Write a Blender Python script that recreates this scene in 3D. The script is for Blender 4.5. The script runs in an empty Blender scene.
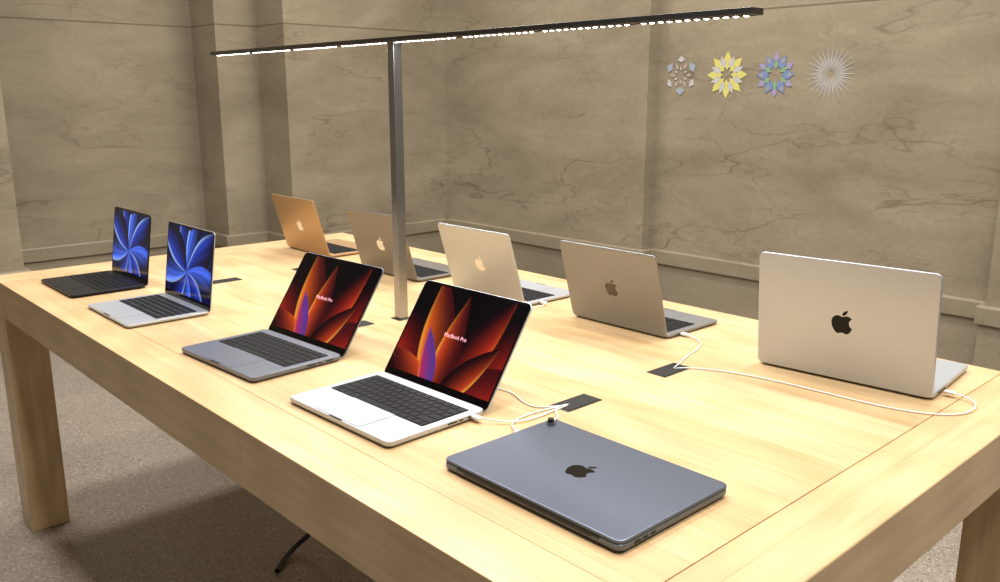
import bpy, bmesh, math, random
from mathutils import Vector, Matrix
random.seed(7)
S=bpy.context.scene
COL=bpy.context.collection
TZ=0.86
# ---------------------------------------------------------------- helpers
def link(o,parent=None):
    COL.objects.link(o)
    if parent: o.parent=parent
    return o
def empty(name,loc=(0,0,0),rotz=0):
    e=bpy.data.objects.new(name,None); e.location=loc; e.rotation_euler=(0,0,rotz)
    e.empty_display_size=.05
    COL.objects.link(e); return e
def mesh_obj(name,verts,faces,mat,parent=None,smooth=False):
    me=bpy.data.meshes.new(name); me.from_pydata([tuple(v) for v in verts],[],faces); me.update()
    if mat: me.materials.append(mat)
    if smooth:
        for p in me.polygons: p.use_smooth=True
    return link(bpy.data.objects.new(name,me),parent)
def box_data(x0,x1,y0,y1,z0,z1,V,Fc):
    n=len(V)
    V+= [(x0,y0,z0),(x1,y0,z0),(x1,y1,z0),(x0,y1,z0),(x0,y0,z1),(x1,y0,z1),(x1,y1,z1),(x0,y1,z1)]
    Fc+=[tuple(n+i for i in f) for f in ((0,3,2,1),(4,5,6,7),(0,1,5,4),(1,2,6,5),(2,3,7,6),(3,0,4,7))]
def box(name,x0,x1,y0,y1,z0,z1,mat,parent=None,bevel=0):
    V=[];Fc=[];box_data(x0,x1,y0,y1,z0,z1,V,Fc)
    o=mesh_obj(name,V,Fc,mat,parent)
    if bevel:
        m=o.modifiers.new('b','BEVEL'); m.width=bevel; m.segments=3; m.limit_method='ANGLE'
    return o
def rrect(w,h,r,cx=0,cy=0,n=6):
    r=max(r,1e-4); pts=[]
    for (sx,sy,a0) in ((1,1,0),(-1,1,90),(-1,-1,180),(1,-1,270)):
        for i in range(n+1):
            a=math.radians(a0+90*i/n)
            pts.append((cx+sx*(w/2-r)+r*math.cos(a), cy+sy*(h/2-r)+r*math.sin(a)))
    return pts
def slab_data(w,d,r,levels,cx,cy,V,Fc,n=6):
    base=len(V); m=4*(n+1)
    for ins,z in levels:
        for p in rrect(w-2*ins,d-2*ins,r-ins*.6,cx,cy,n): V.append((p[0],p[1],z))
    L=len(levels)
    for k in range(L-1):
        for i in range(m):
            a=base+k*m+i;b=base+k*m+(i+1)%m
            Fc.append((a,b,b+m,a+m))
    Fc.append(tuple(base+i for i in reversed(range(m))))
    Fc.append(tuple(base+(L-1)*m+i for i in range(m)))
def slab(name,w,d,r,levels,cx,cy,mat,parent=None,n=6):
    V=[];Fc=[];slab_data(w,d,r,levels,cx,cy,V,Fc,n)
    return mesh_obj(name,V,Fc,mat,parent)
def cyl(name,r,p0,p1,mat,parent=None,n=20):
    p0=Vector(p0);p1=Vector(p1);ax=(p1-p0).normalized()
    q=ax.to_track_quat('Z','Y').to_matrix()
    V=[];Fc=[]
    for p in(p0,p1):
        for i in range(n):
            a=2*math.pi*i/n; V.append(p+q@Vector((r*math.cos(a),r*math.sin(a),0)))
    for i in range(n):
        j=(i+1)%n; Fc.append((i,j,n+j,n+i))
    Fc.append(tuple(reversed(range(n))));Fc.append(tuple(range(n,2*n)))
    return mesh_obj(name,V,Fc,mat,parent)
# ---------------------------------------------------------------- materials
def newmat(name):
    m=bpy.data.materials.new(name); m.use_nodes=True
    nt=m.node_tree; b=nt.nodes['Principled BSDF']; return m,nt,b
def lin(c):
    return tuple(((x/255)/12.92 if x/255<=.04045 else ((x/255+.055)/1.055)**2.4) for x in c)+(1,)
def simple(name,rgb,rough=.5,metal=0,emit=None,es=0,noise=0.03,spec=.5):
    m,nt,b=newmat(name)
    b.inputs['Roughness'].default_value=rough; b.inputs['Metallic'].default_value=metal
    b.inputs['Specular IOR Level'].default_value=spec
    c=lin(rgb)
    n=nt.nodes.new('ShaderNodeTexNoise'); n.inputs['Scale'].default_value=60
    r=nt.nodes.new('ShaderNodeValToRGB')
    r.color_ramp.elements[0].color=tuple(x*(1-noise) for x in c[:3])+(1,)
    r.color_ramp.elements[1].color=tuple(min(1,x*(1+noise)) for x in c[:3])+(1,)
    nt.links.new(n.outputs['Fac'],r.inputs['Fac']); nt.links.new(r.outputs['Color'],b.inputs['Base Color'])
    if emit: b.inputs['Emission Color'].default_value=lin(emit); b.inputs['Emission Strength'].default_value=es
    return m
def N(nt,t,**k):
    n=nt.nodes.new(t)
    for a,v in k.items(): setattr(n,a,v)
    return n
def math_(nt,op,a,b=None,c=None):
    n=N(nt,'ShaderNodeMath',operation=op)
    for i,v in enumerate((a,b,c)):
        if v is None: continue
        if hasattr(v,'is_linked') : nt.links.new(v,n.inputs[i])
        else: n.inputs[i].default_value=v
    return n.outputs[0]
def mixc(nt,fac,a,b,blend='MIX'):
    n=N(nt,'ShaderNodeMix',data_type='RGBA',blend_type=blend)
    for i,v in ((0,fac),(6,a),(7,b)):
        if hasattr(v,'is_linked'): nt.links.new(v,n.inputs[i])
        else: n.inputs[i].default_value=v
    return n.outputs[2]
def N_clamp(nt,v):
    n=N(nt,'ShaderNodeClamp'); nt.links.new(v,n.inputs[0]); return n.outputs[0]
def stone(name,c_dark,c_light,vein,joint=True,vs=1.0):
    m,nt,b=newmat(name)
    g=N(nt,'ShaderNodeNewGeometry')
    mp0=N(nt,'ShaderNodeMapping'); mp0.inputs['Scale'].default_value=(.8,.8,1.9); mp0.inputs['Rotation'].default_value=(.2,-.25,0)
    nt.links.new(g.outputs['Position'],mp0.inputs['Vector'])
    n1=N(nt,'ShaderNodeTexNoise'); n1.inputs['Scale'].default_value=1.5; n1.inputs['Detail'].default_value=9; n1.inputs['Roughness'].default_value=.62; n1.inputs['Distortion'].default_value=.4
    nt.links.new(mp0.outputs[0],n1.inputs['Vector'])
    r=N(nt,'ShaderNodeValToRGB'); r.color_ramp.elements[0].position=.32; r.color_ramp.elements[1].position=.68
    r.color_ramp.elements[0].color=lin(c_dark); r.color_ramp.elements[1].color=lin(c_light)
    nt.links.new(n1.outputs['Fac'],r.inputs['Fac'])
    col=r.outputs['Color']
    for sc,wd,st,rt in ((.9,.0055,.5,.5),(1.9,.006,.36,-.35),(3.4,.007,.24,.3)):
        mp=N(nt,'ShaderNodeMapping'); mp.inputs['Scale'].default_value=(sc*.55,sc*.55,sc*2.0); mp.inputs['Rotation'].default_value=(rt,-rt,.1)
        nt.links.new(g.outputs['Position'],mp.inputs['Vector'])
        n2=N(nt,'ShaderNodeTexNoise'); n2.inputs['Scale'].default_value=1; n2.inputs['Detail'].default_value=4; n2.inputs['Roughness'].default_value=.5; n2.inputs['Distortion'].default_value=.3
        nt.links.new(mp.outputs[0],n2.inputs['Vector'])
        d=math_(nt,'ABSOLUTE',math_(nt,'SUBTRACT',n2.outputs['Fac'],.5))
        f=math_(nt,'SUBTRACT',1,math_(nt,'DIVIDE',d,wd)); f=N_clamp(nt,f)
        nb=N(nt,'ShaderNodeTexNoise'); nb.inputs['Scale'].default_value=1.7; nt.links.new(g.outputs['Position'],nb.inputs['Vector'])
        rb=N(nt,'ShaderNodeValToRGB'); rb.color_ramp.elements[0].position=.34; rb.color_ramp.elements[1].position=.56
        nt.links.new(nb.outputs['Fac'],rb.inputs['Fac'])
        f=math_(nt,'MULTIPLY',math_(nt,'MULTIPLY',f,rb.outputs['Color']),st*vs)
        col=mixc(nt,f,col,lin(vein))
    n3=N(nt,'ShaderNodeTexNoise'); n3.inputs['Scale'].default_value=50; n3.inputs['Detail'].default_value=4
    nt.links.new(g.outputs['Position'],n3.inputs['Vector'])
    r3=N(nt,'ShaderNodeValToRGB'); r3.color_ramp.elements[0].color=(.84,.84,.84,1); r3.color_ramp.elements[1].color=(1.11,1.11,1.11,1)
    nt.links.new(n3.outputs['Fac'],r3.inputs['Fac'])
    col=mixc(nt,1.0,col,r3.outputs['Color'],'MULTIPLY')
    if joint:
        sp=N(nt,'ShaderNodeSeparateXYZ'); nt.links.new(g.outputs['Position'],sp.inputs[0])
        d=math_(nt,'ABSOLUTE',math_(nt,'SUBTRACT',sp.outputs[2],1.90))
        f=math_(nt,'LESS_THAN',d,.005)
        col=mixc(nt,math_(nt,'MULTIPLY',f,.6),col,lin((80,70,55)))
    nt.links.new(col,b.inputs['Base Color']); b.inputs['Roughness'].default_value=.3
    b.inputs['Specular IOR Level'].default_value=.5
    return m
def wood(name,axis='x'):
    m,nt,b=newmat(name)
    g=N(nt,'ShaderNodeNewGeometry')
    mp=N(nt,'ShaderNodeMapping')
    if axis=='y': mp.inputs['Rotation'].default_value=(0,0,math.pi/2)
    if axis=='z': mp.inputs['Rotation'].default_value=(0,math.pi/2,0)
    nt.links.new(g.outputs['Position'],mp.inputs['Vector'])
    br=N(nt,'ShaderNodeTexBrick'); br.offset=.37
    br.inputs['Scale'].default_value=1; br.inputs['Brick Width'].default_value=1.35; br.inputs['Row Height'].default_value=.083
    br.inputs['Mortar Size'].default_value=.0005; br.inputs['Mortar Smooth'].default_value=.3; br.inputs['Bias'].default_value=0
    br.inputs['Color1'].default_value=lin((214,186,145)); br.inputs['Color2'].default_value=lin((204,172,129)); br.inputs['Mortar'].default_value=lin((184,150,106))
    nt.links.new(mp.outputs[0],br.inputs['Vector'])
    mp2=N(nt,'ShaderNodeMapping'); mp2.inputs['Scale'].default_value=(2.2,45,45)
    nt.links.new(mp.outputs[0],mp2.inputs['Vector'])
    n=N(nt,'ShaderNodeTexNoise'); n.inputs['Scale'].default_value=1; n.inputs['Detail'].default_value=5; n.inputs['Distortion'].default_value=.6
    nt.links.new(mp2.outputs[0],n.inputs['Vector'])
    r=N(nt,'ShaderNodeValToRGB'); r.color_ramp.elements[0].color=(.87,.845,.80,1); r.color_ramp.elements[1].color=(1.04,1.04,1.04,1)
    r.color_ramp.elements[0].position=.3; r.color_ramp.elements[1].position=.65
    nt.links.new(n.outputs['Fac'],r.inputs['Fac'])
    mp3=N(nt,'ShaderNodeMapping'); mp3.inputs['Scale'].default_value=(1.3,11,11)
    nt.links.new(mp.outputs[0],mp3.inputs['Vector'])
    w=N(nt,'ShaderNodeTexWave'); w.inputs['Scale'].default_value=.9; w.inputs['Distortion'].default_value=9; w.inputs['Detail'].default_value=3; w.inputs['Detail Scale'].default_value=.8
    nt.links.new(mp3.outputs[0],w.inputs['Vector'])
    r2=N(nt,'ShaderNodeValToRGB'); r2.color_ramp.elements[0].color=(.92,.90,.87,1); r2.color_ramp.elements[1].color=(1.02,1.02,1.02,1)
    nt.links.new(w.outputs['Fac'],r2.inputs['Fac'])
    c=mixc(nt,1,br.outputs['Color'],r.outputs['Color'],'MULTIPLY'); c=mixc(nt,1,c,r2.outputs['Color'],'MULTIPLY')
    nt.links.new(c,b.inputs['Base Color']); b.inputs['Roughness'].default_value=.33; b.inputs['Specular IOR Level'].default_value=.4
    return m
def terrazzo():
    m,nt,b=newmat('terrazzo')
    g=N(nt,'ShaderNodeNewGeometry')
    n0=N(nt,'ShaderNodeTexNoise'); n0.inputs['Scale'].default_value=1.5
    nt.links.new(g.outputs['Position'],n0.inputs['Vector'])
    r0=N(nt,'ShaderNodeValToRGB'); r0.color_ramp.elements[0].color=lin((126,115,105)); r0.color_ramp.elements[1].color=lin((152,141,129))
    nt.links.new(n0.outputs['Fac'],r0.inputs['Fac']); col=r0.outputs['Color']
    for sc,th,c in ((90,.3,(94,83,74)),(130,.28,(192,183,170)),(200,.3,(70,61,56))):
        v=N(nt,'ShaderNodeTexVoronoi'); v.inputs['Scale'].default_value=sc
        nt.links.new(g.outputs['Position'],v.inputs['Vector'])
        sp=N(nt,'ShaderNodeSeparateColor'); nt.links.new(v.outputs['Color'],sp.inputs[0])
        f=math_(nt,'MULTIPLY',math_(nt,'LESS_THAN',v.outputs['Distance'],.42),math_(nt,'LESS_THAN',sp.outputs[0],th))
        col=mixc(nt,math_(nt,'MULTIPLY',f,.6),col,lin(c))
    nt.links.new(col,b.inputs['Base Color']); b.inputs['Roughness'].default_value=.28
    return m
def alu(name,rgb,rough=.38,metal=.6):
    return simple(name,rgb,rough,metal,noise=.015)
M_STONE=stone('stone_wall',(138,126,106),(166,154,132),(92,75,55))
M_STONE_T=stone('stone_trim',(136,124,104),(158,146,125),(98,80,60),joint=False,vs=.4)
M_WX=wood('maple_x','x'); M_WY=wood('maple_y','y'); M_WZ=wood('maple_z','z')
M_FLOOR=terrazzo()
M_BLACK=simple('black_plastic',(12,12,14),.45)
M_KEY=simple('key_black',(12,13,17),.6,spec=.22)
M_WELL=simple('key_well',(3,3,4),.6,spec=.2)
M_GLASSB=simple('bezel_glass',(4,4,5),.08)
M_WHITE=simple('white_cable',(235,233,230),.4)
M_PORT=simple('port_dark',(10,10,10),.6)
M_STEEL=simple('polished_steel',(165,165,165),.25,.95)
M_STEELD=simple('brushed_steel_dark',(105,103,100),.3,1.0)
M_LED=simple('led_lens',(255,255,255),.3,0,(255,250,242),16)
M_LOGO=simple('logo_mirror_black',(10,10,12),.12,.6)
M_LOGOW=simple('logo_mirror_light',(238,238,236),.2,.5)
M_LOGOG=simple('logo_mirror_grey',(92,90,88),.15,.8)
M_CEIL=simple('ceiling_plaster',(205,203,200),.8)
M_TEXT=simple('screen_text',(250,190,200),.5,0,(255,150,175),.6)
# ---------------------------------------------------------------- room
LEFT=[(-5.4,-3.5),(-5.4,1.26),(-6.16,1.26),(-6.16,2.69),(-5.78,2.69),(-5.78,3.0),(-5.4,3.0),(-5.4,4.5)]
RIGHT=[(-5.5,4.39),(-3.40,4.39),(-3.40,4.49),(-1.34,4.49),(-1.34,4.39),(3.5,4.39)]
def offs(path,o):
    out=[];n=len(path)
    for i,p in enumerate(path):
        ns=[]
        for a,b in ((i-1,i),(i,i+1)):
            if a<0 or b>=n: continue
            d=Vector((path[b][0]-path[a][0],path[b][1]-path[a][1])).normalized()
            ns.append(Vector((d.y,-d.x)))
        if len(ns)==1: v=ns[0]
        else: v=ns[0]+ns[1]
        out.append((p[0]+v.x*o,p[1]+v.y*o))
    return out
def band(name,path,of,ob,z0,z1,mat,bevel=0):
    A=offs(path,of);B=offs(path,ob);n=len(path);V=[];Fc=[]
    for P,z in((A,z0),(A,z1),(B,z1),(B,z0)):
        V+=[(p[0],p[1],z) for p in P]
    for k in range(4):
        k2=(k+1)%4
        for i in range(n-1): Fc.append((k*n+i,k*n+i+1,k2*n+i+1,k2*n+i))
    Fc.append((0,n,2*n,3*n)); Fc.append((n-1,4*n-1,3*n-1,2*n-1))
    o=mesh_obj(name,V,Fc,mat)
    bm=bmesh.new();bm.from_mesh(o.data);bmesh.ops.recalc_face_normals(bm,faces=bm.faces);bm.to_mesh(o.data);bm.free()
    if bevel:
        m=o.modifiers.new('b','BEVEL');m.width=bevel;m.segments=2;m.limit_method='ANGLE'
    return o
band('wall_left',LEFT,0,-.15,0,4.3,M_STONE)
band('wall_back',RIGHT,0,-.15,0,4.3,M_STONE)
band('baseboard_left',LEFT,.018,-.01,0,.355,M_STONE_T,.004)
band('baseboard_back',RIGHT,.018,-.01,0,.355,M_STONE_T,.004)
band('trim_1',LEFT,.034,-.01,.358,.45,M_STONE_T,.008)
band('trim_2',RIGHT,.034,-.01,.358,.45,M_STONE_T,.008)
box('floor',-6.6,3.6,-3.6,4.8,-.1,0,M_FLOOR)
box('ceiling',-6.6,3.6,-3.6,4.8,4.3,4.4,M_CEIL)
# ---------------------------------------------------------------- table
X0,X1,Y0,Y1=-3.10,-.43,.62,1.95; AP=.115; BW=.115
T=empty('display_table',((X0+X1)/2,(Y0+Y1)/2,0))
def tb(name,*a):
    o=box(name,*a[:6],a[6],None,a[7] if len(a)>7 else 0); o.parent=T
    o.matrix_parent_inverse=Matrix.Translation(T.location).inverted(); return o
tb('end_board_1',X0,X0+BW,Y0,Y1,TZ-AP,TZ,M_WY,.003)
tb('end_board_2',X1-BW,X1,Y0,Y1,TZ-AP,TZ,M_WY,.003)
g=.0004
tb('side_board_1',X0+BW+g,X1-BW-g,Y0,Y0+.10,TZ-AP,TZ,M_WX,.0012)
tb('side_board_2',X0+BW+g,X1-BW-g,Y1-.10,Y1,TZ-AP,TZ,M_WX,.0012)
tb('top_panel',X0+BW+g,X1-BW-g,Y0+.10+g,Y1-.10-g,TZ-.035,TZ-.0001,M_WX,.0004)
for i,(x,y) in enumerate(((X0,Y0),(X1-.12,Y0),(X0,Y1-.12),(X1-.12,Y1-.12))):
    tb('leg_%d'%(i+1),x+.001,x+.119,y+.001,y+.119,0,TZ-AP,M_WZ,.003)
k=0
for gx in (-1.03,-1.79,-2.52):
    for gy_ in (1.148,1.44):
        k+=1
        tb('grommet_frame_%d'%k,gx-.024,gx+.024,gy_-.048,gy_+.048,TZ-.02,TZ+.0012,M_STEELD,.0006)
        tb('grommet_slot_%d'%k,gx-.021,gx+.021,gy_-.045,gy_+.045,TZ-.02,TZ+.0018,M_PORT)
# ---------------------------------------------------------------- lamp
PX,PY=-1.766,1.279
Lm=empty('linear_led_lamp',(PX,PY,TZ))
def lp(o):
    o.parent=Lm; o.matrix_parent_inverse=Matrix.Translation(Lm.location).inverted(); return o
lp(box('pole',PX-.0125,PX+.0125,PY-.0125,PY+.0125,TZ-.0,TZ+.696,M_STEEL,None,.001))
lp(box('pole_base',PX-.020,PX+.020,PY-.020,PY+.020,TZ-.0,TZ+.002,M_STEELD,None,.0008))
BZ=TZ+.696
lp(box('light_bar',-2.757,-.776,PY-.018,PY+.018,BZ,BZ+.011,M_STEELD,None,.0012))
V=[];Fc=[]
V2=[];F2=[]
for gi in range(8):
    cx=-2.757+.125+gi*(1.981-.25)/7
    box_data(cx-.115,cx+.115,PY-.012,PY+.012,BZ-.0008,BZ+.001,V2,F2)
    for j in range(12):
        x=cx-.1045+j*.019
        n=len(V)
        for a in range(10):
            t=2*math.pi*a/10; V.append((x+.0050*math.cos(t),PY+.0050*math.sin(t),BZ-.0010))
        V.append((x,PY,BZ-.0028))
        for a in range(10): Fc.append((n+(a+1)%10,n+a,n+10))
lp(mesh_obj('led_housing',V2,F2,M_BLACK)); lp(mesh_obj('led_lenses',V,Fc,M_LED))
# ---------------------------------------------------------------- logo outline
def apple():
    def run(st,segs):
        pts=[];p=Vector(st)
        for kind,*c in segs:
            c=[Vector(q) for q in c]
            if kind=='c': c=[p+q for q in c]
            if kind=='q':
                c=[p+q for q in c]; c=[p+(c[0]-p)*2/3,c[1]+(c[0]-c[1])*2/3,c[1]]
            for i in range(8):
                t=i/8;pts.append(p*(1-t)**3+c[0]*3*t*(1-t)**2+c[1]*3*t*t*(1-t)+c[2]*t**3)
            p=c[2]
        return pts
    body=run((318.7,268.7),[('c',(-.2,-36.7),(16.4,-64.4),(50,-84.8)),('c',(-18.8,-26.9),(-47.2,-41.7),(-84.7,-44.6)),
     ('c',(-35.5,-2.8),(-74.3,20.7),(-88.5,20.7)),('c',(-15,0),(-49.4,-19.7),(-76.4,-19.7)),('C',(63.3,141.2),(4,184.8),(4,273.5)),
     ('q',(0,39.3),(14.4,81.2)),('c',(12.8,36.7),(59,126.7),(107.2,125.2)),('c',(25.2,-.6),(43,-17.9),(75.8,-17.9)),
     ('c',(31.8,0),(48.3,17.9),(76.4,17.9)),('c',(48.6,-.7),(90.4,-82.5),(102.6,-119.3)),('c',(-65.2,-30.7),(-61.7,-90),(-61.7,-91.9))])
    leaf=run((262.1,104.5),[('c',(27.3,-32.4),(24.8,-61.9),(24,-72.5)),('c',(-24.1,1.4),(-52,16.4),(-67.9,34.9)),
     ('c',(-17.5,19.8),(-27.8,44.3),(-25.6,71.9)),('c',(26.1,2),(49.9,-11.4),(69.5,-34.3))])
    f=lambda P:[((q.x-192)/450,-(q.y-256)/450) for q in P]
    return f(body),f(leaf)
BODY,LEAF=apple()
def logo(name,size,cx,cy,z,flip,mat,parent):
    bm=bmesh.new()
    for P in (BODY,LEAF):
        vs=[]
        for (a,b) in P:
            vs.append(bm.verts.new((cx-a*size,cy-b*size,z)))
        es=[bm.edges.new((vs[i],vs[(i+1)%len(vs)])) for i in range(len(vs))]
        bmesh.ops.triangle_fill(bm,use_beauty=True,edges=es,normal=(0,0,1))
    me=bpy.data.meshes.new(name);bm.to_mesh(me);bm.free();me.materials.append(mat)
    return link(bpy.data.objects.new(name,me),parent)
# ---------------------------------------------------------------- wallpapers
def mixt(a,b,t):
    t=max(0,min(1,t)); return tuple(a[i]*(1-t)+b[i]*t for i in range(3))
def sm(a,b,x):
    t=max(0,min(1,(x-a)/(b-a))); return t*t*(3-2*t)
def petal_img(bg,petals):
    def f(u,v):
        x=(u-.5)*1.6;y=v;col=bg
        for (rx,ry,ang,ln,wd,c0,c1,c2,side,bend) in petals:
            a=math.radians(ang);dx,dy=x-rx,y-ry
            p=(dx*math.cos(a)+dy*math.sin(a))/ln
            if p<=0 or p>=1: continue
            q=(-dx*math.sin(a)+dy*math.cos(a))-bend*p*p
            w=wd*math.sin(math.pi*p**.9)
            if w<1e-4: continue
            s=q*side/w
            if abs(s)>=1.03: continue
            t=max(0,min(1,(s+1)/2))
            c=mixt(c0,c1,(t/.85)**2.2) if t<.85 else mixt(c1,c2,((t-.85)/.15)**1.3)
            c=mixt(c,c0,sm(.5,.95,p)*.8)
            k=sm(1.03,.97,abs(s))
            col=mixt(col,c,k)
        return col
    return f
BKR=(.006,.001,.002);DR=(.045,.003,.004);R=(.27,.012,.007);O=(.60,.09,.008);Yl=(.78,.31,.04);PK=(.38,.02,.08);PU=(.09,.03,.22)
PRO=petal_img((.002,.001,.001),[
 (0,-.2,160,1.3,.26,BKR,DR,R,-1,.10),(0,-.2,18,1.35,.26,BKR,R,O,1,-.1),
 (.05,-.25,52,1.6,.30,BKR,R,O,-1,-.14),(-.05,-.25,130,1.45,.28,BKR,R,O,1,.14),
 (-.05,-.28,104,1.5,.24,DR,O,Yl,1,.12),(.05,-.28,70,1.45,.22,BKR,(.38,.022,.009),O,-1,-.10),
 (.05,-.25,34,1.25,.22,DR,R,Yl,-1,-.15),
 (-.02,-.3,88,1.25,.17,DR,(.50,.05,.01),Yl,1,.06),
 (.02,-.3,56,1.05,.16,BKR,(.40,.035,.01),Yl,-1,-.08),
 (-.05,-.28,140,.95,.17,DR,(.42,.045,.01),O,-1,.12),
 (-.04,-.3,110,.92,.12,PU,PK,(.7,.16,.02),1,.08)])
NB=(.003,.006,.05);B1=(.015,.05,.50);B2=(.06,.16,.95);B3=(.35,.55,1.0);BK=(.001,.002,.012)
_air=petal_img(NB,[
 (-.05,.35,95,.95,.24,BK,B1,B3,1,.15),(-.05,.35,60,1.0,.24,BK,B2,B3,1,.2),(-.05,.35,25,1.2,.24,BK,B1,B3,1,.2),(-.05,.35,-12,1.2,.22,BK,B2,B2,1,.2),
 (-.05,.35,-50,.9,.2,NB,B1,B3,1,.15),(-.05,.35,-95,.8,.2,BK,B2,B2,1,.15),(-.05,.35,-140,1.0,.22,BK,B1,B3,1,.2),(-.05,.35,175,1.2,.24,BK,B2,B3,1,.2),(-.05,.35,135,1.15,.24,BK,B1,B3,1,.2)])
def AIR(u,v):
    c=_air(u,v); x=(u-.5)*1.6+.05;y=v-.35;r=math.hypot(x,y);a=math.atan2(y,x)
    k=.8+.2*math.sin(a*30+r*9)
    return tuple(q*k for q in c)
def screen_mat():
    m,nt,b=newmat('lcd_screen')
    a=N(nt,'ShaderNodeVertexColor'); a.layer_name='Col'
    nt.links.new(a.outputs['Color'],b.inputs['Emission Color'])
    b.inputs['Emission Strength'].default_value=1.15; b.inputs['Base Color'].default_value=(.002,.002,.003,1)
    b.inputs['Roughness'].default_value=.1; b.inputs['Specular IOR Level'].default_value=.2
    return m
M_SCR=screen_mat()
def screen(name,w,h,cx,cy,z,fn,parent,nx=170,ny=108):
    V=[];Fc=[];C=[]
    for j in range(ny+1):
        for i in range(nx+1):
            u=i/nx;v=j/ny
            V.append((cx-w/2+w*u,cy+h/2-h*v,z)); c=fn(u,v); C+= [c[0],c[1],c[2],1]
    for j in range(ny):
        for i in range(nx):
            a=j*(nx+1)+i; Fc.append((a,a+1,a+nx+2,a+nx+1))
    o=mesh_obj(name,V,Fc,M_SCR,parent)
    at=o.data.color_attributes.new('Col','FLOAT_COLOR','POINT'); at.data.foreach_set('color',C)
    return o
# ---------------------------------------------------------------- laptop
def laptop(kind,x,y,rot,theta,mat,fn=None,logom=M_LOGO,name='laptop'):
    dims={'pro16':(.3557,.2481,.0118,.0045),'pro14':(.3126,.2212,.0115,.0042),'air':(.3041,.2150,.0085,.0034)}
    w,d,bh,lt=dims[kind]; pro=kind.startswith('pro')
    E=empty(name,(x,y,TZ+.0002),rot)
    r=.0125 if pro else .0115
    z0=.0015
    slab('base',w,d,r,[(.007,z0),(.0025,z0+.0012),(.0006,z0+.0035),(0,z0+.0055),(0,z0+bh-.0006),(.0006,z0+bh)],0,-d/2,mat,E)
    V=[];Fc=[]
    for sx in(-1,1):
        for yy in(-.028,-d+.028): slab_data(.018,.018,.0088,[(0,0),(0,z0+.001)],sx*(w/2-.03),yy,V,Fc,4)
    mesh_obj('feet',V,Fc,M_BLACK,E)
    zt=z0+bh
    kw=w-.032 if kind!='pro16' else .275; kd=.112; ky=-.024-kd/2
    if kind=='pro16': kw=.285
    if pro: slab('key_well',kw,kd,.004,[(0,zt-.001),(0,zt+.0002)],0,ky,M_WELL,E,3)
    V=[];Fc=[]
    rows=6;rh=kd/rows;gap=.0022
    for rI in range(rows):
        yy=ky+kd/2-rh*(rI+.5)
        if rI<5: ws=[1]*14
        else: ws=[1,1,1,1.25,5.2,1.25,1,1,1,.65]
        if rI==1: ws=[1]*13+[1.5]
        if rI==2: ws=[1.5]+[1]*13
        if rI==3: ws=[1.8]+[1]*11+[1.8]
        if rI==4: ws=[2.3]+[1]*10+[2.3]
        tot=sum(ws);cx=-kw/2+.0015;K=(kw-.003)/tot
        for q in ws:
            slab_data(q*K-gap,rh-gap,.0018,[(0,zt-.0005),(0,zt+.0009),(.0004,zt+.0013)],cx+q*K/2,yy,V,Fc,2); cx+=q*K
    mesh_obj('keys',V,Fc,M_KEY,E)
    tw,td={'pro16':(.160,.099),'pro14':(.130,.081),'air':(.124,.080)}[kind]
    ty=-d+.006+td/2
    slab('trackpad_gap',tw+.0012,td+.0012,.004,[(0,zt-.001),(0,zt+.00012)],0,ty,M_BLACK,E,3)
    slab('trackpad',tw,td,.0036,[(0,zt-.001),(0,zt+.0003)],0,ty,mat,E,3)
    slab('thumb_notch',.040,.004,.0019,[(0,zt-.002),(0,zt+.0002)],0,-d+.0025,M_KEY,E,4)
    V=[];Fc=[]
    for sx in (-1,1):
        lst=[(-.035,.012),(-.052,.009),(-.068,.009)] if sx<0 else [(-.034,.020),(-.060,.009),(-.080,.022)]
        if not pro: lst=[(-.035,.011),(-.053,.009)] if sx<0 else [(-.03,.005)]
        for yy,ln in lst:
            xx=sx*w/2; box_data(xx-.0007,xx+.0003,yy-ln/2,yy+ln/2,z0+.0055,z0+bh-.003,V,Fc)
    mesh_obj('ports',V,Fc,M_PORT,E)
    if theta>0.1:
        pv=(0,.0008,z0+.0035)
    else:
        pv=(0,-.0005,zt+.0012)
        cyl('hinge',.0042,(-w*.40,-.003,zt-.0012),(w*.40,-.003,zt-.0012),M_BLACK,E)
        V=[];Fc=[];box_data(-w*.36,w*.36,-.002,.0004,z0+.0065,zt+.0008,V,Fc); mesh_obj('vent_slot',V,Fc,M_PORT,E)
    L=bpy.data.objects.new('lid_pivot',None); L.empty_display_size=.02
    link(L,E); L.location=pv; L.rotation_euler=(-theta,0,0)
    slab('lid_shell',w,d,r,[(.0008,0),(0,.0006),(0,lt-.0018),(.0008,lt-.0006),(.0022,lt)],0,-d/2,mat,L)
    slab('bezel_glass',w-.003,d-.003,r-.001,[(0,-.0004),(0,.0003)],0,-d/2,M_GLASSB,L)
    if fn:
        sw=w-.012; sh=sw/1.547; top=-d+.006
        screen('display',sw,sh,0,top+sh/2,-.0006,fn,L)
        slab('camera_notch',.030,.0062,.0015,[(0,-.0009),(0,-.0002)],0,top+.0030,M_GLASSB,L,3)
        if fn is PRO:
            cu=bpy.data.curves.new('screen_text','FONT'); cu.body='MacBook Pro'; cu.size=.0118; cu.align_x='CENTER';cu.align_y='CENTER'
            cu.materials.append(M_TEXT)
            t=bpy.data.objects.new('screen_text',cu); link(t,L)
            t.location=(0,top+sh*.5,-.0011); t.rotation_euler=(math.pi,0,0)
    logo('logo',.050 if pro else .046,0,-d/2,lt+.00015,False,logom,L)
    return E
A_SIL=alu('aluminium_silver',(190,195,201)); A_GREY=alu('aluminium_grey',(118,123,135)); A_DARK=alu('aluminium_midnight',(30,32,40))
A_GOLD=alu('aluminium_gold',(190,158,120)); A_GREYW=alu('aluminium_warm_grey',(142,143,145)); A_GREYD=alu('aluminium_dim_grey',(132,129,126)); A_BLUE=alu('aluminium_space_grey',(103,110,125),.36,.75)
rad=math.radians; PI=math.pi
laptop('air',-2.735,.928,0,rad(98),A_DARK,AIR)
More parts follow.
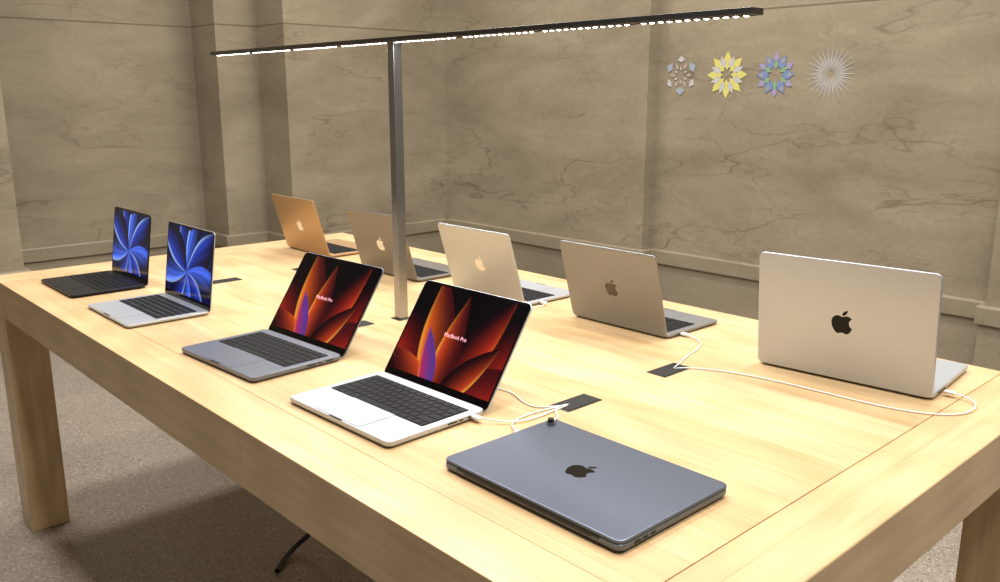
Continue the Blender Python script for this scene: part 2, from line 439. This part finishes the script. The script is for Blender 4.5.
laptop('air',-2.292,.926,0,rad(98),A_SIL,AIR)
laptop('pro14',-1.714,.957,.06,rad(124),A_GREY,PRO)
laptop('pro14',-1.252,.971,.03,rad(124),A_SIL,PRO)
laptop('pro16',-.795,.776,PI,0,A_BLUE,None)
laptop('air',-2.775,1.598,PI,rad(106),A_GOLD,None,M_LOGOW)
laptop('air',-2.236,1.578,PI,rad(106),A_GREYD,None,M_LOGOW)
laptop('air',-1.780,1.600,PI,rad(107),A_SIL,None,M_LOGOW)
laptop('air',-1.324,1.628,PI,rad(106),A_GREYW,None,M_LOGOG)
laptop('pro16',-.752,1.640,PI+.09,rad(96),A_SIL,None,M_LOGO)
# ---------------------------------------------------------------- cables
def cable(pts,r=.0015,name='charging_cable',mat=M_WHITE,plug=None):
    cu=bpy.data.curves.new(name,'CURVE'); cu.dimensions='3D'; cu.bevel_depth=r; cu.bevel_resolution=3; cu.resolution_u=10
    sp=cu.splines.new('NURBS'); sp.points.add(len(pts)-1); sp.order_u=4; sp.use_endpoint_u=True
    for i,p in enumerate(pts): sp.points[i].co=(p[0],p[1],TZ+p[2],1)
    cu.materials.append(mat)
    o=link(bpy.data.objects.new(name,cu))
    if plug:
        x0,x1,y0,y1,z0,z1=plug
        p=box('plug',x0,x1,y0,y1,TZ+z0,TZ+z1,mat,None,.0015); p.parent=o
    return o
c=.0022
cable([(-.556,1.706,.008),(-.53,1.706,.008),(-.50,1.69,.004),(-.50,1.60,c),(-.60,1.545,c),(-.76,1.545,c),(-.90,1.53,c),(-.98,1.50,c),(-1.02,1.47,c),(-1.03,1.45,0)],plug=(-.573,-.554,1.700,1.712,.005,.011))
cable([(-1.167,1.68,.006),(-1.14,1.68,.006),(-1.10,1.67,.004),(-1.07,1.60,c),(-1.06,1.54,c),(-1.035,1.48,c),(-1.03,1.45,0)],plug=(-1.171,-1.151,1.674,1.686,.003,.009))
cable([(-1.091,.945,.008),(-1.06,.955,.008),(-1.03,.98,.004),(-1.02,1.04,c),(-1.03,1.10,c),(-1.03,1.13,0)],plug=(-1.095,-1.076,.939,.951,.005,.011))
cable([(-1.20,1.085,c),(-1.16,1.10,c),(-1.12,1.08,c),(-1.06,1.06,c),(-1.04,1.10,c),(-1.03,1.13,0)])
cable([(-.978,.95,.008),(-1.0,.96,.008),(-1.03,.97,c),(-1.05,1.02,c),(-1.04,1.09,c),(-1.03,1.14,0)],plug=(-.99,-.973,.944,.956,.005,.011))
cable([(-1.625,1.66,.006),(-1.60,1.66,.005),(-1.595,1.6,c),(-1.66,1.5,c),(-1.75,1.46,c),(-1.79,1.44,0)],plug=(-1.628,-1.610,1.654,1.666,.003,.009))
cable([(-2.20,1.30,-.04),(-2.21,1.30,-.3),(-2.18,1.28,-.6),(-2.24,1.30,-.80),(-2.3,1.2,-.852),(-2.2,1.1,-.852)],.008,'power_cord',M_BLACK)
ss=empty('security_sensor',(-.955,1.00,TZ+.0198))
cyl('stud',.008,(0,0,-.001),(0,0,.004),M_STEEL,ss); cyl('stud_cap',.0055,(0,0,.004),(0,0,.010),M_BLACK,ss)
cable([(-.955,1.008,.024),(-.965,1.03,.023),(-.985,1.05,.006),(-1.02,1.08,c),(-1.04,1.10,c),(-1.035,1.14,0)],.0013,'security_cable')
# ---------------------------------------------------------------- projected wall light, painted as flat glowing facets on the stone
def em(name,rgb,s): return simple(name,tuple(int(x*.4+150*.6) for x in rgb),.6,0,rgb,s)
def tri(V,Fc,pts):
    n=len(V);V+=pts;Fc.append(tuple(range(n,n+len(pts))))
def pattern(cx,cz,kind,cols,R_):
    Y=4.49-.003
    E=empty('wall_light_pattern',(cx,Y,cz))
    def P(r,a): return (r*math.cos(a),0,r*math.sin(a))
    for ci,(layer,mat) in enumerate(cols):
        V=[];Fc=[]
        n,r0,r1,r2,hw,off=layer
        for i in range(n):
            a=2*math.pi*(i+off)/n
            pts=[P(r0*R_,a),P(r1*R_,a-hw),P(r2*R_,a),P(r1*R_,a+hw)]
            pts=[(p[0],-.0004*ci,p[2]) for p in pts]
            tri(V,Fc,pts)
        mesh_obj('facets_%d'%(ci+1),V,Fc,mat,E)
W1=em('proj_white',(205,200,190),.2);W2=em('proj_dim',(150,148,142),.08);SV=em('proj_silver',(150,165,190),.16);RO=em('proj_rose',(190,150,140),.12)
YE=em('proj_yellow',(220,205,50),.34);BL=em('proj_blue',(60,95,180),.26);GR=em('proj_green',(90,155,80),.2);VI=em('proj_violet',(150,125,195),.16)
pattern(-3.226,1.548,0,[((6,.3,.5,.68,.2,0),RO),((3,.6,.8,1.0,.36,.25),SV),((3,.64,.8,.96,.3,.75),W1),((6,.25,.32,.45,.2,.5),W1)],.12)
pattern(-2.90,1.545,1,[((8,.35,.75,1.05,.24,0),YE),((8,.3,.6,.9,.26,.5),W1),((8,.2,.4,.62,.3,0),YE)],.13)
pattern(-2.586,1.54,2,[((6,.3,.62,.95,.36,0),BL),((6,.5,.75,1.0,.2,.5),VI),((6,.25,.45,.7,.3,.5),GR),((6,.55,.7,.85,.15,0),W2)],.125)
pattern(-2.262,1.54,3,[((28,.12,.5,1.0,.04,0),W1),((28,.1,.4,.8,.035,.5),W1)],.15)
# ---------------------------------------------------------------- lights
def area(name,loc,sx,sy,p,col=(1,.965,.91),rot=(0,0,0),spread=math.pi):
    l=bpy.data.lights.new(name,'AREA'); l.shape='RECTANGLE'; l.size=sx;l.size_y=sy;l.energy=p;l.color=col;l.spread=spread
    o=link(bpy.data.objects.new(name,l)); o.location=loc;o.rotation_euler=rot; return o
for x in (-4.3,-2.6,-.9,.8):
    for y,p in ((.55,33),(1.9,25),(3.3,41)):
        area('ceiling_light',(x,y,4.25),.42,.42,p,spread=math.radians(150))
for i in range(4):
    area('led_strip_light',(-2.757+.25+i*.494,PY,BZ-.008),.40,.02,1.2,(1,.98,.95))
W=bpy.data.worlds.new('World');S.world=W;W.use_nodes=True
bg=W.node_tree.nodes['Background'];bg.inputs[0].default_value=(1,.98,.96,1);bg.inputs[1].default_value=.22
# ---------------------------------------------------------------- camera
cd=bpy.data.cameras.new('camera');cam=bpy.data.objects.new('camera',cd);COL.objects.link(cam)
cam.location=(0,0,1.43);cd.lens=30.78;cd.sensor_width=36
cam.rotation_euler=(math.radians(90)-math.atan(196/855),0,math.radians(47.3))
cd.clip_start=.05
S.camera=cam
S.view_settings.view_transform='Standard'
